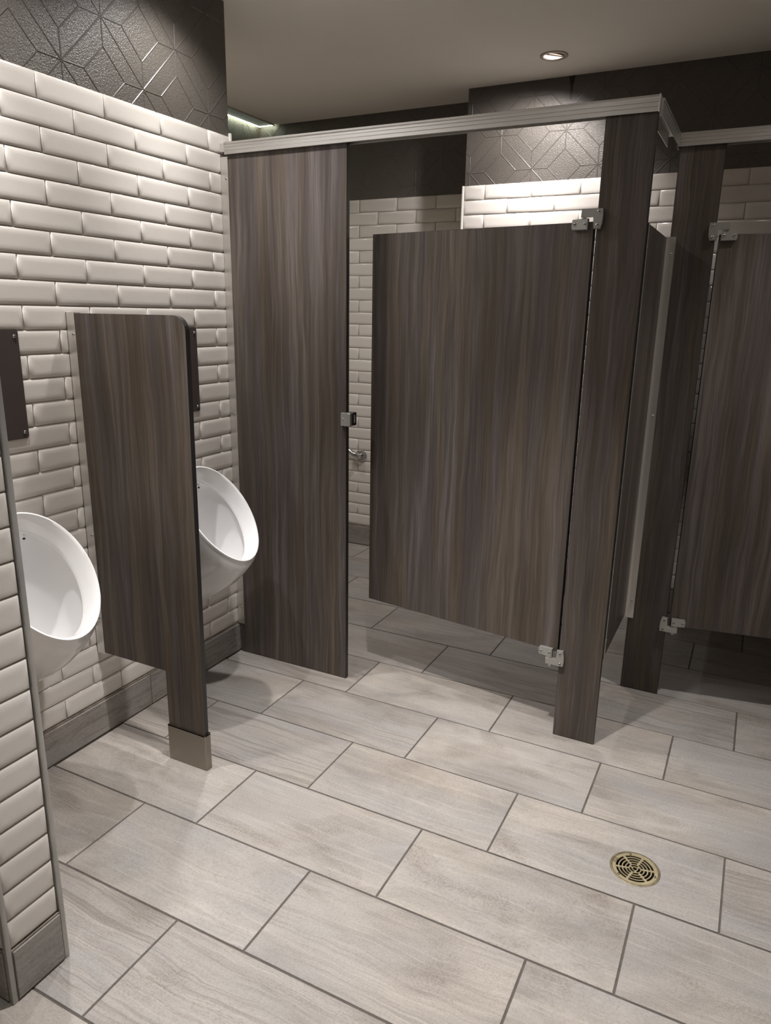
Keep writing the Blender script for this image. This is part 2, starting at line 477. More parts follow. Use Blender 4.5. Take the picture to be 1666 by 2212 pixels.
# wallpaper line relief: star lattice with short arms joined by diagonals
def ridge_obj(parent, to3, nrm, u0, u1, z0, z1, us, zs, name):
    P = 0.328; d = P / 4; segs = []
    for i in range(-14, 15):
        for k in range(-4, 5):
            for (ou, oz) in ((0, 0), (P / 2, P / 2)):
                cu, cz = us + i * P + ou, zs + k * P + oz
                h = P / 2
                segs += [((cu, cz), (cu + h, cz + h)), ((cu, cz), (cu + h, cz - h)),
                         ((cu, cz), (cu + d, cz)), ((cu, cz), (cu - d, cz)), ((cu, cz), (cu, cz + d)), ((cu, cz), (cu, cz - d)),
                         ((cu + d, cz), (cu + 2 * d, cz + d)), ((cu + d, cz), (cu + 2 * d, cz - d)),
                         ((cu - d, cz), (cu - 2 * d, cz + d)), ((cu - d, cz), (cu - 2 * d, cz - d))]
    bm = bmesh.new()
    for (a, b) in segs:
        a, b = Vector(a), Vector(b)
        # clip to the rectangle
        t0, t1 = 0.0, 1.0; dv = b - a; ok = True
        for ax, lo, hi in ((0, u0, u1), (1, z0, z1)):
            if abs(dv[ax]) < 1e-9:
                if a[ax] < lo or a[ax] > hi:
                    ok = False
                continue
            q0, q1 = (lo - a[ax]) / dv[ax], (hi - a[ax]) / dv[ax]
            if q0 > q1:
                q0, q1 = q1, q0
            t0, t1 = max(t0, q0), min(t1, q1)
        if not ok or t1 - t0 < 1e-3:
            continue
        p, q = a + dv * t0, a + dv * t1
        s = Vector((-dv.y, dv.x)).normalized()
        W0, W1, H = 0.0027, 0.0010, 0.0012
        def v(c, off, h):
            m = c + s * off
            return bm.verts.new(to3(m.x, m.y, h))
        A = [v(p, -W0, 0.00002), v(p, -W1, H), v(p, W1, H), v(p, W0, 0.00002)]
        B = [v(q, -W0, 0.00002), v(q, -W1, H), v(q, W1, H), v(q, W0, 0.00002)]
        for i in range(3):
            bm.faces.new((A[i], A[i + 1], B[i + 1], B[i]))
    bm.normal_update()
    for f in bm.faces:
        if f.normal.dot(Vector(nrm)) < 0:
            f.normal_flip()
    me = bpy.data.meshes.new(name); bm.to_mesh(me); bm.free()
    o = link(name, me, parent, None, 0, M_RIDGE); o['kind'] = 'stuff'
    return o
ridge_obj(wall_left, lambda u, z, h: (XW - G + h, u, z), (1, 0, 0), -0.60, 1.060, TOP, CEIL, 0.297, 2.198, 'wallpaper_relief')
ridge_obj(wall_chase, lambda u, z, h: (u, POP + G - h, z), (0, -1, 0), POPX + 0.02, 2.0, TOP, CEIL, 0.176, 2.203, 'wallpaper_relief')
ridge_obj(wall_stall, lambda u, z, h: (-1.636 - G + h, u, z), (1, 0, 0), 1.08, BACK, TOP, CEIL, 2.50, 2.30, 'wallpaper_relief')
ridge_obj(wall_back, lambda u, z, h: (u, BACK + G - h, z), (0, -1, 0), -1.63, POPX, TOP, CEIL, -1.55, 2.203, 'wallpaper_relief')
# opened wallpaper seam near the ceiling of the chase wall
bm = bmesh.new()
for sgn, x in ((-1, 0.348), (1, 0.352)):
    pts = [(x, 2.598), (x + sgn * 0.014, 2.598), (x + sgn * 0.004, 2.56), (x + sgn * 0.002, 2.50), (x, 2.49)]
    a = [bm.verts.new((p[0], POP + G - (0.004 if i in (0,) else 0.0004), p[1])) for i, p in enumerate(pts)]
    bm.faces.new(a)
link('peeling_seam', bm_mesh(bm, 'peeling_seam'), wall_chase, None, 0, M_BLACK)

# edge profiles
def trim(name, x0, x1, y0, y1, z0, z1, m, bev=0.002):
    return struct(box_obj(name, x0, x1, y0, y1, z0, z1, m, None, bev, 2))
trim('trim_1', 0.0385, 0.0512, -0.5135, -0.5008, 0.0, CEIL, M_TRIM)
trim('trim_2', 0.0385, 0.0512, -0.6512, -0.6385, 0.0, CEIL, M_TRIM)
trim('trim_3', XW - 0.010, XW + 0.0012, 1.063, 1.0732, 0.0, TOP + 0.012, M_TRIMW, 0.0015)
trim('trim_4', POPX, POPX + 0.011, POP - 0.0012, POP + 0.012, 0.0, TOP, M_TRIMW, 0.0015)

# skirting tiles
def skirting(name, base, pieces, m=None):
    b = struct(box_obj(name, *base, M_SGROUT))
    for p in pieces:
        q = box_obj('skirting_tile', *p, m or M_SKIRT, b, 0.0012)
    return b
SK = 0.130
def sk_left(y0, y1):
    return (XW - 0.004, XW + 0.004, y0 + 0.0015, y1 - 0.0015, 0.007, SK)
skirting('baseboard_left', (XW - 0.006, XW + 0.0005, -0.50, 1.062, 0.0, SK + 0.006), [sk_left(-0.50, -0.163), sk_left(-0.163, 0.452), sk_left(0.452, 1.060)], M_SKIRT2)
skirting('baseboard_wing', (0.040, 0.0505, -0.638, -0.514, 0.0, 0.136), [(0.044, 0.0535, -0.6365, -0.5155, 0.006, 0.132)], M_SKIRT2)
skirting('baseboard_front', (XW, 0.038, -0.6505, -0.640, 0.0, 0.136), [(-0.573, 0.037, -0.6535, -0.644, 0.006, 0.132), (XW, -0.577, -0.6535, -0.644, 0.006, 0.132)])
skirting('baseboard_back', (-1.63, POPX, BACK - 0.0005, BACK + 0.006, 0.0, SK + 0.004),
         [(a + 0.0015, b - 0.0015, BACK - 0.004, BACK + 0.004, 0.006, 0.126) for a, b in ((-1.63, -1.30), (-1.30, -0.687), (-0.687, POPX))])
skirting('baseboard_chase', (POPX + 0.012, 2.6, POP - 0.0005, POP + 0.006, 0.0, SK + 0.004),
         [(a + 0.0015, b - 0.0015, POP - 0.004, POP + 0.004, 0.006, 0.126) for a, b in ((POPX + 0.012, 0.44), (0.44, 1.053), (1.053, 1.666), (1.666, 2.279), (2.279, 2.6))])

# ------------------------------------------------------------------ floor
FL, FW = 0.613, 0.3008
DR = (1.207, 0.433); DRR = 0.068
def plane_with_holes(x0, x1, y0, y1, holes, z, flip=False, n=40):
    bm = bmesh.new()
    vs = [bm.verts.new(p) for p in ((x0, y0, z), (x1, y0, z), (x1, y1, z), (x0, y1, z))]
    es = [bm.edges.new((vs[i], vs[(i + 1) % 4])) for i in range(4)]
    for (hx, hy, r) in holes:
        c = [bm.verts.new((hx + r * math.cos(2 * PI * i / n), hy + r * math.sin(2 * PI * i / n), z)) for i in range(n)]
        es += [bm.edges.new((c[i], c[(i + 1) % n])) for i in range(n)]
    bmesh.ops.triangle_fill(bm, use_beauty=True, use_dissolve=False, edges=es)
    for f in bm.faces:
        f.normal_update()
        if (f.normal.z < 0) != flip:
            f.normal_flip()
    return bm

def raw_mesh(bm, name):
    me = bpy.data.meshes.new(name); bm.to_mesh(me); bm.free(); return me

floor = struct(link('floor', raw_mesh(plane_with_holes(-1.8, 3.4, -3.4, 2.8, [(*DR, DRR)], -0.0022), 'floor'), None, None, 0, M_GROUT))
FTILE = None
def floor_tiles():
    global FTILE
    bm = bmesh.new()
    add_box(bm, 0.0027, FL - 0.0027, 0.0027, FW - 0.0027, -0.010, 0.0)
    top = [e for e in bm.edges if all(abs(v.co.z) < 1e-6 for v in e.verts)]
    bmesh.ops.bevel(bm, geom=top, offset=0.0011, segments=1, affect='EDGES')
    FTILE = bm_mesh(bm, 'floor_tile', None); FTILE.materials.append(M_FLOOR)
    for j in range(-10, 9):
        y0 = j * FW
        if y0 > BACK or y0 < -2.8:
            continue
        s = (j / 3.0) % 1.0
        for n in range(-4, 6):
            x0 = (n + s) * FL
            if x0 + FL < -1.63 or x0 > 3.2:
                continue
            if x0 < DR[0] < x0 + FL and y0 < DR[1] < y0 + FW:
                bm = plane_with_holes(0.0027, FL - 0.0027, 0.0027, FW - 0.0027, [(DR[0] - x0, DR[1] - y0, DRR)], 0.0)
                ext = bmesh.ops.extrude_face_region(bm, geom=bm.faces[:])
                for v in [g for g in ext['geom'] if isinstance(g, bmesh.types.BMVert)]:
                    v.co.z -= 0.010
                me = bm_mesh(bm, 'drain_tile'); me.materials.append(M_FLOOR)
                o = link('floor_tile', me, floor)
            else:
                o = link('floor_tile', FTILE, floor)
            o.location = (x0, y0, random.uniform(-0.0003, 0.0002))
floor_tiles()

# ------------------------------------------------------------------ ceiling with its lamps
ceiling = struct(link('ceiling', raw_mesh(plane_with_holes(-1.8, 3.4, -3.4, 2.8, [(d[0], d[1], 0.049) for d in DOWNLIGHTS], CEIL, flip=True, n=32), 'ceiling'), None, None, 0, M_CEIL))

def downlight(x, y, core, spill, col, aim, label):
    t = empty('downlight', (x, y, CEIL), label, 'downlight')
    bm = bmesh.new()
    lathe(bm, [(0.0495, 0.002), (0.061, 0.0), (0.0605, -0.0035), (0.056, -0.0055), (0.048, -0.005), (0.0445, -0.0015), (0.0445, 0.020), (0.0495, 0.020)], 40, close=True)
    link('trim_ring', bm_mesh(bm, 'trim_ring', 0.6), t, None, 0, M_BRONZE)
    tilt = Matrix.Translation((0, 0, 0.005)) @ Matrix.Rotation(-math.atan(aim[0]) * 0.8, 4, 'Y') @ Matrix.Rotation(math.atan(aim[1]), 4, 'X')
    bm = bmesh.new()
    lathe(bm, [(0.0435, 0.0), (0.036, -0.001), (0.0345, 0.004), (0.034, 0.012), (0.0435, 0.012)], 36, tilt, close=True)
    link('gimbal_ring', bm_mesh(bm, 'gimbal_ring', 0.6), t, None, 0, M_BRONZE)
    bm = bmesh.new()
    lathe(bm, [(0.0, 0.0095), (0.0338, 0.0095), (0.0338, 0.0115), (0.0, 0.0115)], 36, tilt)
    link('lamp', bm_mesh(bm, 'lamp', 0.6), t, None, 0, M_BULB)
    bm = bmesh.new()
    lathe(bm, [(0.0495, 0.0), (0.0495, 0.10), (0.0, 0.10)], 32)
    link('can', bm_mesh(bm, 'can', 0.6), t, None, 0, M_BLACK)
    for nm, wt, deg, bl in (('downlight_core', core, CORE_DEG, 1.0), ('downlight_spill', spill, SPILL_DEG, 0.7)):
        ld = bpy.data.lights.new(nm, 'SPOT'); ld.energy = wt; ld.color = col
        ld.spot_size = math.radians(deg); ld.spot_blend = bl; ld.shadow_soft_size = 0.03
        lo = bpy.data.objects.new(nm, ld); COL.objects.link(lo); lo.parent = t
        lo.location = (0, 0, -0.010); lo.rotation_euler = (math.atan(aim[1]), -math.atan(aim[0]), 0)
    return t
for d in DOWNLIGHTS:
    downlight(*d)

# slim ceiling light along the stall's side wall
t = empty('linear_ceiling_light', (-1.575, 1.86, CEIL), 'slim lit ceiling light with a perforated face in the stall corner', 'ceiling light')
box_obj('perforated_plate', -0.048, 0.055, -0.76, 0.775, -0.006, -0.001, M_PERF, t)
bm = bmesh.new()
add_box(bm, 0.055, 0.060, -0.765, 0.784, -0.010, 0.0)
add_box(bm, -0.060, 0.060, -0.772, -0.766, -0.010, 0.0)
link('housing', bm_mesh(bm, 'housing'), t, None, 0, M_ALU)
bm = bmesh.new()
add_box(bm, -0.057, -0.049, -0.76, 0.785, -0.0075, -0.003)
add_box(bm, -0.048, 0.054, 0.777, 0.784, -0.0075, -0.003)
link('led_strip', bm_mesh(bm, 'led_strip'), t, None, 0, M_LED)
bm = bmesh.new()
for k in range(64):
    y = -0.75 + k * 0.0235
    add_box(bm, 0.0485, 0.0515, y, y + 0.006, -0.0075, -0.0055)
link('led_row', bm_mesh(bm, 'led_row'), t, None, 0, M_LED)['kind'] = 'stuff'

# ------------------------------------------------------------------ stall panels
def slab(name, x0, x1, z0, z1, th, parent, pos=(0, 0, 0), rotz=0.0, top_open=False):
    bm = bmesh.new()
    fs = add_box(bm, x0, x1, 0, th, z0, z1, 1)
    for f in bm.faces:
        f.normal_update()
        if abs(f.normal.y) > 0.9:
            f.material_index = 0
    bmesh.ops.bevel(bm, geom=bm.edges[:], offset=0.0012, segments=1, affect='EDGES', material=1)
    o = link(name, bm_mesh(bm, name), parent, pos, rotz, [M_WOOD, M_EDGE])
    return o

TH = 0.021
FY = 1.0        # front face of the wide stall
FY2 = 1.5       # front face of the next stall

def hinge_bracket(parent, xe, s, zc, up, y):
    """L plate on a pilaster. xe pilaster edge, s = +1 when the door lies toward -x; up True for the top hinge."""
    g = 1 if up else -1
    pts = [(0.018, 0.029), (-0.046, 0.029), (-0.047, 0.005), (-0.008, 0.005), (-0.008, -0.029), (0.014, -0.030), (0.0185, -0.012), (0.0195, 0.010)]
    P = [(xe + s * px, zc + g * pz) for px, pz in pts]
    bm = bmesh.new(); extrude_poly(bm, P, 'xz', y - 0.013, y - 0.0004)
    bmesh.ops.bevel(bm, geom=[e for e in bm.edges if all(v.co.y < y - 0.012 for v in e.verts)], offset=0.0014, segments=2, affect='EDGES')
    # pin boss behind the arm
    if not up:
        Mx = Matrix.Translation((xe - s * 0.030, y - 0.006, zc - 0.030))
        lathe(bm, [(0.0, -0.006), (0.0075, -0.006), (0.0075, 0.006), (0.0, 0.006)], 12, Mx)
    o = link('hinge_bracket', bm_mesh(bm, 'hinge_bracket', 0.5), parent, None, 0, M_ZINC)
    for px, pz in ((0.006, 0.020), (0.004, -0.018)):
        screw(o, (xe + s * px, y - 0.0128, zc + g * pz), '-y', 0.0052)
    return o

def hinge_plate(parent, xe, s, zc, up):
    """door-side plate in the door's own frame (front face y=0). xe = distance of the inner end from the hinge line."""
    g = 1 if up else -1
    pts = [(-0.004, 0.016), (-0.054, 0.014), (-0.056, -0.008), (-0.052, -0.016), (-0.004, -0.017)]
    P = [(xe + s * px, zc + g * pz) for px, pz in pts]
    bm = bmesh.new(); extrude_poly(bm, P, 'xz', -0.013, -0.0004)
    bmesh.ops.bevel(bm, geom=[e for e in bm.edges if all(v.co.y < -0.012 for v in e.verts)], offset=0.0014, segments=2, affect='EDGES')
    Mx = Matrix.Translation((xe - s * 0.018, -0.006, zc + g * 0.019))
    lathe(bm, [(0.0, -g * 0.004), (0.0085, -g * 0.004), (0.0085, -g * 0.0013), (0.0, -g * 0.0013)], 12, Mx)
    o = link('hinge_plate', bm_mesh(bm, 'hinge_plate', 0.5), parent, None, 0, M_ZINC)
    for px in (-0.013, -0.046):
        screw(o, (xe + s * px, -0.0128, zc), '-y', 0.0052)
    return o

# wide stall, pilaster against the urinal wall
t = empty('stall_pilaster', (-0.33, FY, 0), 'wide dark wood-grain stall pilaster fixed to the tiled urinal wall', 'stall panel')
off = Vector((0.33, -FY, 0))
def rel(t, p):
    return (p[0] - t.location.x, p[1] - t.location.y, p[2] - t.location.z)
slab('panel', XW + 0.012 + 0.33, -0.057 + 0.33, 0.001, 2.072, TH, t)
bm = bmesh.new()
for y0, y1 in ((-0.0022, -0.0002), (TH + 0.0002, TH + 0.0022)):
    add_box(bm, -0.6142 + 0.33, -0.5800 + 0.33, y0, y1, 0.137, 2.058)
add_box(bm, -0.6142 + 0.33, -0.6120 + 0.33, -0.003, TH + 0.003, 0.137, 2.058)
link('wall_channel', bm_mesh(bm, 'wall_channel'), t, None, 0, M_ALU2)
ch = t.children[-1]
for z in (1.980, 1.081, 0.215):
    screw(ch, (-0.590 + 0.33, -0.0022, z), '-y', 0.0046)
# keeper for the door latch
bm = bmesh.new()
pr = [(-0.018, -0.0125), (0.000, -0.0150), (0.014, -0.0158), (0.0255, -0.0150), (0.0255, -0.0125), (0.0245, -0.0005), (-0.018, -0.0005)]
extrude_poly(bm, [(-0.057 + 0.33 + a, b) for a, b in pr], 'xy', 1.074, 1.123)
bmesh.ops.bevel(bm, geom=[e for e in bm.edges if all(v.co.y < -0.012 for v in e.verts)], offset=0.0012, segments=2, affect='EDGES')
kp = link('latch_keeper', bm_mesh(bm, 'latch_keeper', 0.6), t, None, 0, M_ZINC)
box_obj('keeper_bumper', -0.0565 + 0.33, -0.026 + 0.33, -0.0005, TH + 0.004, 1.076, 1.126, M_EDGE, kp, 0.001)
box_obj('bolt_slot', -0.0262 + 0.33, -0.0254 + 0.33, 0.006, 0.0125, 1.087, 1.116, M_TRIMW, kp)
screw(kp, (-0.062 + 0.33, -0.0135, 1.100), '-y', 0.0038)

# corner pilaster
t = empty('stall_pilaster', (0.90, FY, 0), 'narrow dark wood-grain pilaster at the stall corner, hinge side of the open door', 'stall panel')
t['label'] = 'narrow wood-grain pilaster at the outer corner of the wide stall, hinged to the ajar door'
slab('panel', 0.827 - 0.90, 0.975 - 0.90, 0.001, 2.072, TH, t)
hinge_bracket(t, 0.827 - 0.90, 1, 1.782, True, 0.0)
hinge_bracket(t, 0.827 - 0.90, 1, 0.311, False, 0.0)

# open door of the wide stall
t = empty('stall_door', (0.8215, FY, 0), 'dark wood-grain stall door hanging slightly ajar', 'stall door', rotz=math.radians(-8.2))
slab('panel', -0.8455, -0.003, 0.330, 1.775, TH, t)
hinge_plate(t, -0.0145, 1, 1.768, True)
hinge_plate(t, -0.0145, 1, 0.324, False)
# slide latch on the inner face
bm = bmesh.new(); add_box(bm, -0.822, -0.742, TH, TH + 0.014, 1.07, 1.13, 0, 0.002)
lt = link('slide_latch', bm_mesh(bm, 'slide_latch', 0.6), t, None, 0, M_ZINC)
box_obj('latch_knob', -0.79, -0.775, TH + 0.0138, TH + 0.034, 1.09, 1.11, M_CHROME, lt, 0.003)

# side panel that steps back to the next stall
t = empty('stall_partition', (0.965, 1.26, 0), 'short wood-grain side panel joining the corner pilaster to the recessed stall front', 'stall panel')
bm = bmesh.new()
add_box(bm, -0.011, 0.0095, 1.0255 - 1.26, 1.4975 - 1.26, 0.330, 1.768, 1)
for f in bm.faces:
    f.normal_update()
    if abs(f.normal.x) > 0.9:
        f.material_index = 0
link('panel', bm_mesh(bm, 'panel'), t, None, 0, [M_WOOD, M_EDGE])
def angle_bracket(parent, ycorner, sgn, x, z0, z1, leg_x):
    bm = bmesh.new()
    # flange on the side panel
    ya, yb = sorted((ycorner, ycorner + sgn * 0.026))
    add_box(bm, x, x + 0.002, ya, yb, z0, z1)
    yc, yd = sorted((ycorner, ycorner + sgn * 0.002))
    add_box(bm, x, x + leg_x, yc, yd, z0, z1)
    return link('angle_bracket', bm_mesh(bm, 'angle_bracket'), parent, None, 0, M_ALU2)
b1 = angle_bracket(t, 1.0222 - 1.26, 1, 0.0097, 0.33, 1.768, 0.004)
for z in (1.700, 1.35, 0.948, 0.65, 0.400):
    screw(b1, (0.0117, 1.036 - 1.26, z), '+x', 0.0045)
b2 = angle_bracket(t, 1.4990 - 1.26, -1, 0.0097, 0.312, 1.772, 0.030)
for z in (1.714, 1.135, 0.387):
    screw(b2, (0.029, 1.4968 - 1.26, z), '-y', 0.0045)

# next stall: pilaster, door
t = empty('stall_pilaster', (1.06, FY2, 0), 'dark wood-grain pilaster of the recessed next stall, at the hinge side of its door', 'stall panel')
slab('panel', 0.984 - 1.06, 1.131 - 1.06, 0.001, 2.072, TH, t)
hinge_bracket(t, 1.129 - 1.06, -1, 1.785, True, 0.0)
hinge_bracket(t, 1.129 - 1.06, -1, 0.313, False, 0.0)
t = empty('stall_door', (1.1405, FY2, 0), 'dark wood-grain door of the recessed next stall', 'stall door', rotz=math.radians(9.5))
slab('panel', 0.004, 0.850, 0.308, 1.776, TH, t)
hinge_plate(t, 0.005, -1, 1.771, True)
hinge_plate(t, 0.005, -1, 0.326, False)
t = empty('stall_pilaster', (2.08, FY2, 0), 'wood-grain pilaster on the latch side of the recessed stall door', 'stall panel')
slab('panel', 2.003 - 2.08, 2.75 - 2.08, 0.001, 2.072, TH, t)
# wall between the two stalls
t = empty('stall_divider', (0.965, 1.98, 0), 'wood-grain divider running to the rear wall between the two stalls', 'stall panel')
bm = bmesh.new()
add_box(bm, -0.010, 0.0105, 1.523 - 1.98, 2.420 - 1.98, 0.330, 1.768, 1)
for f in bm.faces:
    f.normal_update()
    if abs(f.normal.x) > 0.9:
        f.material_index = 0
link('panel', bm_mesh(bm, 'panel'), t, None, 0, [M_WOOD, M_EDGE])
bm = bmesh.new(); add_box(bm, -0.012, 0.0125, 2.40 - 1.98, 2.4232 - 1.98, 0.32, 1.772)
link('wall_channel', bm_mesh(bm, 'wall_channel'), t, None, 0, M_ALU2)

# head rails: inverted aluminium channel with fine grooves along its face
def rail_profile():
    # (depth across, height) closed outline, depth 0 = outer face
    H0, H1, D = 2.064, 2.107, 0.040
    out = [(0.0016, H0), (0.0, H0 + 0.0012)]
    for k in (0.012, 0.024):
        out += [(0.0, H0 + k), (0.0016, H0 + k + 0.0010), (0.0, H0 + k + 0.0024)]
    out += [(0.0, H1 - 0.008), (-0.0022, H1 - 0.0066), (-0.0026, H1 - 0.0012), (-0.0012, H1),
            (D + 0.0012, H1), (D + 0.0026, H1 - 0.0012), (D + 0.0022, H1 - 0.0066), (D, H1 - 0.008), (D, H0),
            (D - 0.0026, H0), (D - 0.0026, H1 - 0.010), (0.0026, H1 - 0.010), (0.0026, H0)]
    return out
def head_rail(label, axis, face, sgn, a0, a1, m=M_ALU):
    """axis 'x' runs along x with its outer face at y=face looking toward -y; axis 'y' runs along y facing +x."""
    mid = (a0 + a1) / 2
    loc = (mid, face, 0) if axis == 'x' else (face, mid, 0)
    t = empty('head_rail', loc, label, 'head rail')
    bm = bmesh.new()
    if axis == 'x':
        extrude_poly(bm, rail_profile(), 'yz', a0 - mid, a1 - mid)
    else:
        extrude_poly(bm, [(-d, z) for d, z in rail_profile()], 'xz', a0 - mid, a1 - mid)
    link('channel', bm_mesh(bm, 'channel'), t, None, 0, m)
    return t, mid
r1, mid = head_rail('long aluminium head rail along the top of the wide stall', 'x', 0.990, -1, -0.588, 0.9755)
bm = bmesh.new(); add_box(bm, 0.9755 - mid, 0.9785 - mid, -0.003, 0.044, 2.061, 2.109, 0, 0.0008)
link('end_cap', bm_mesh(bm, 'end_cap'), r1, None, 0, M_ALU)
bm = bmesh.new(); add_box(bm, -0.6080 - mid, -0.5885 - mid, -0.001, 0.041, 2.0735, 2.104, 0, 0.0008)
link('wall_bracket', bm_mesh(bm, 'wall_bracket'), r1, None, 0, M_ALU2)
head_rail('short aluminium head rail running back from the stall corner', 'y', 0.982, 1, 1.0345, 1.4855)
r3, mid3 = head_rail('aluminium head rail along the top of the recessed next stall', 'x', 1.488, -1, 0.977, 3.0)
box_obj('end_cap', 0.9745 - mid3, 0.9768 - mid3, -0.003, 0.044, 2.061, 2.109, M_TRIM, r3)

# ------------------------------------------------------------------ urinals
def urinal(y0, label):
    t = empty('urinal', (XW, y0, 0), label, 'urinal', 'wall urinals with slanted oval rims')
    n = 64
    CX, CZ, A, W, TI, EG = -0.370, 0.769, 0.2033, 0.155, 0.644, 0.073
    d = Vector((math.sin(TI), 0, -math.cos(TI))); nn = Vector((math.cos(TI), 0, math.sin(TI)))
    def ring_pts(top, bot, wd, e=EG, sq=0.0):
        c = (Vector(top) + Vector(bot)) / 2; h = (Vector(top) - Vector(bot)) / 2
        out = []
        for i in range(n):
            a = 2 * PI * i / n; s, u = math.cos(a), math.sin(a)
            out.append((c.x + h.x * s - XW, wd * (1 + e * s) * u, c.z + h.z * s))
        return out
    def rim(sa, sw, depth, shift=0.0):
        c = Vector((CX, 0, CZ)) - nn * depth + d * shift
        return ring_pts(c - d * A * sa, c + d * A * sa, W * sw)
    def tb(tx, tz, bx, bz, wd, e=EG):
        return ring_pts((tx, 0, tz), (bx, 0, bz), wd, e)
    rings = [
        tb(-0.6148, 0.868, -0.6148, 0.345, 0.118, 0.03), tb(-0.608, 0.873, -0.560, 0.366, 0.126, 0.03), tb(-0.592, 0.880, -0.470, 0.409, 0.135, 0.04),
        tb(-0.573, 0.888, -0.386, 0.458, 0.142, 0.05), tb(-0.548, 0.898, -0.330, 0.500, 0.147, 0.06), tb(-0.523, 0.909, -0.285, 0.545, 0.151),
        tb(-0.504, 0.921, -0.2545, 0.586, 0.1535),
        rim(0.997, 0.997, 0.006), rim(1.0, 1.0, 0.0), rim(0.990, 0.988, -0.0045), rim(0.968, 0.962, -0.0050), rim(0.945, 0.930, 0.001),
        rim(0.905, 0.875, 0.020, 0.003), rim(0.868, 0.815, 0.040, 0.006), rim(0.847, 0.787, 0.050, 0.009), rim(0.846, 0.786, 0.054, 0.009), rim(0.868, 0.812, 0.058, 0.009),
        tb(-0.536, 0.873, -0.284, 0.583, 0.132), tb(-0.566, 0.842, -0.296, 0.553, 0.129), tb(-0.586, 0.790, -0.322, 0.524, 0.122),
        tb(-0.592, 0.710, -0.352, 0.500, 0.112), tb(-0.586, 0.625, -0.384, 0.484, 0.097), tb(-0.565, 0.550, -0.415, 0.475, 0.076),
        tb(-0.535, 0.510, -0.445, 0.472, 0.050), tb(-0.508, 0.492, -0.472, 0.477, 0.022)]
    bm = bmesh.new()
    R = [[bm.verts.new(p) for p in r] for r in rings]
    for a, b in zip(R, R[1:]):
        for i in range(n):
            bm.faces.new((a[i], a[(i + 1) % n], b[(i + 1) % n], b[i]))
    bm.faces.new(R[-1]); bm.faces.new(R[0][::-1])
    body = link('bowl', bm_mesh(bm, 'bowl', 1.0), t, None, 0, M_PORC)
    # flush slots under the top of the rim and the outlet strainer at the bottom
    for u, hx, hz in ((-0.094, -0.513, 0.832), (-0.062, -0.527, 0.836), (0.062, -0.527, 0.836), (0.094, -0.513, 0.832)):
        bm = bmesh.new()
        Mx = Matrix.Translation((hx - XW, u, hz))
        lathe(bm, [(0, 0.0035), (0.0032, 0.0022), (0.0046, 0.0), (0.0032, -0.0022), (0, -0.0035)], 12, Mx)
        link('flush_hole', bm_mesh(bm, 'flush_hole', 1.0), t, None, 0, M_BLACK)
    return t
urinal(0.622, 'white oval urinal between the wood-grain screen and the stall')
urinal(-0.138, 'white oval urinal between the tiled wing wall and the wood-grain screen')

# dark plates fixed to the wall above the urinals
def cover_plate(y0, label):
    t = empty('cover_plate', (XW, y0, 1.27), label, 'metal plate', 'dark plates above the urinals')
    w_, h_, r = 0.186, 0.159, 0.008
    pts = []
    for cx, cz, a0 in ((w_ - r, h_ - r, 0), (-w_ + r, h_ - r, 90), (-w_ + r, -h_ + r, 180), (w_ - r, -h_ + r, 270)):
        for k in range(5):
            a = math.radians(a0 + k * 22.5); pts.append((cx + r * math.cos(a), cz + r * math.sin(a)))
    bm = bmesh.new(); extrude_poly(bm, pts, 'yz', -0.0004, 0.0035)
    link('plate', bm_mesh(bm, 'plate'), t, None, 0, M_PLATE)
    for sy in (-1, 1):
        for sz in (-1, 1):
            screw(t, (0.0034, sy * (w_ - 0.013), sz * (h_ - 0.019)), '+x', 0.0052)
    return t
cover_plate(0.626, 'dark brown metal plate above the urinal beside the stall, half hidden by the wood-grain screen')
cover_plate(-0.143, 'dark brown metal plate above the urinal beside the tiled wing wall')

# screen between the urinals
t = empty('urinal_screen', (-0.36, 0.233, 0), 'dark wood-grain urinal screen standing on one leg between the urinals', 'screen')
ox = 0.36
outline = [(-0.612, 0.330), (-0.3005, 0.330), (-0.3000, 0.012), (-0.1470, 0.012), (-0.1455, 0.20), (-0.1365, 1.430)]
for k in range(1, 9):
    a = math.radians(k * 90 / 8); outline.append((-0.1825 + 0.046 * math.cos(a), 1.431 + 0.046 * math.sin(a)))
outline += [(-0.612, 1.477)]
bm = bmesh.new(); extrude_poly(bm, [(a + ox, b) for a, b in outline], 'xz', -0.0115, 0.0068, 0, 1)
link('panel', bm_mesh(bm, 'panel'), t, None, 0, [M_WOOD, M_EDGE])
bm = bmesh.new()
for y0, y1 in ((-0.0140, -0.0118), (0.0071, 0.0093)):
    add_box(bm, -0.6145 + ox, -0.5780 + ox, y0, y1, 0.326, 1.4795)
add_box(bm, -0.6145 + ox, -0.6125 + ox, -0.014, 0.0093, 0.326, 1.4795)
ch = link('wall_channel', bm_mesh(bm, 'wall_channel'), t, None, 0, M_ALU2)
for z in (1.413, 0.759, 0.460):
    screw(ch, (-0.587 + ox, -0.0140, z), '-y', 0.0048)
bm = bmesh.new()
extrude_poly(bm, [(-0.3030 + ox, -0.0160), (-0.1440 + ox, -0.0160), (-0.1410 + ox, -0.0130), (-0.1410 + ox, 0.0100), (-0.1440 + ox, 0.0130), (-0.3030 + ox, 0.0130)], 'xy', 0.0004, 0.131)
for f in [f for f in bm.faces if all(v.co.z > 0.13 for v in f.verts)]:
    r = bmesh.ops.inset_region(bm, faces=[f], thickness=0.0015)
    for v in f.verts:
        v.co.z -= 0.004
link('foot_sleeve', bm_mesh(bm, 'foot_sleeve'), t, None, 0, M_STEEL)['label'] = 'stainless steel foot sleeve'

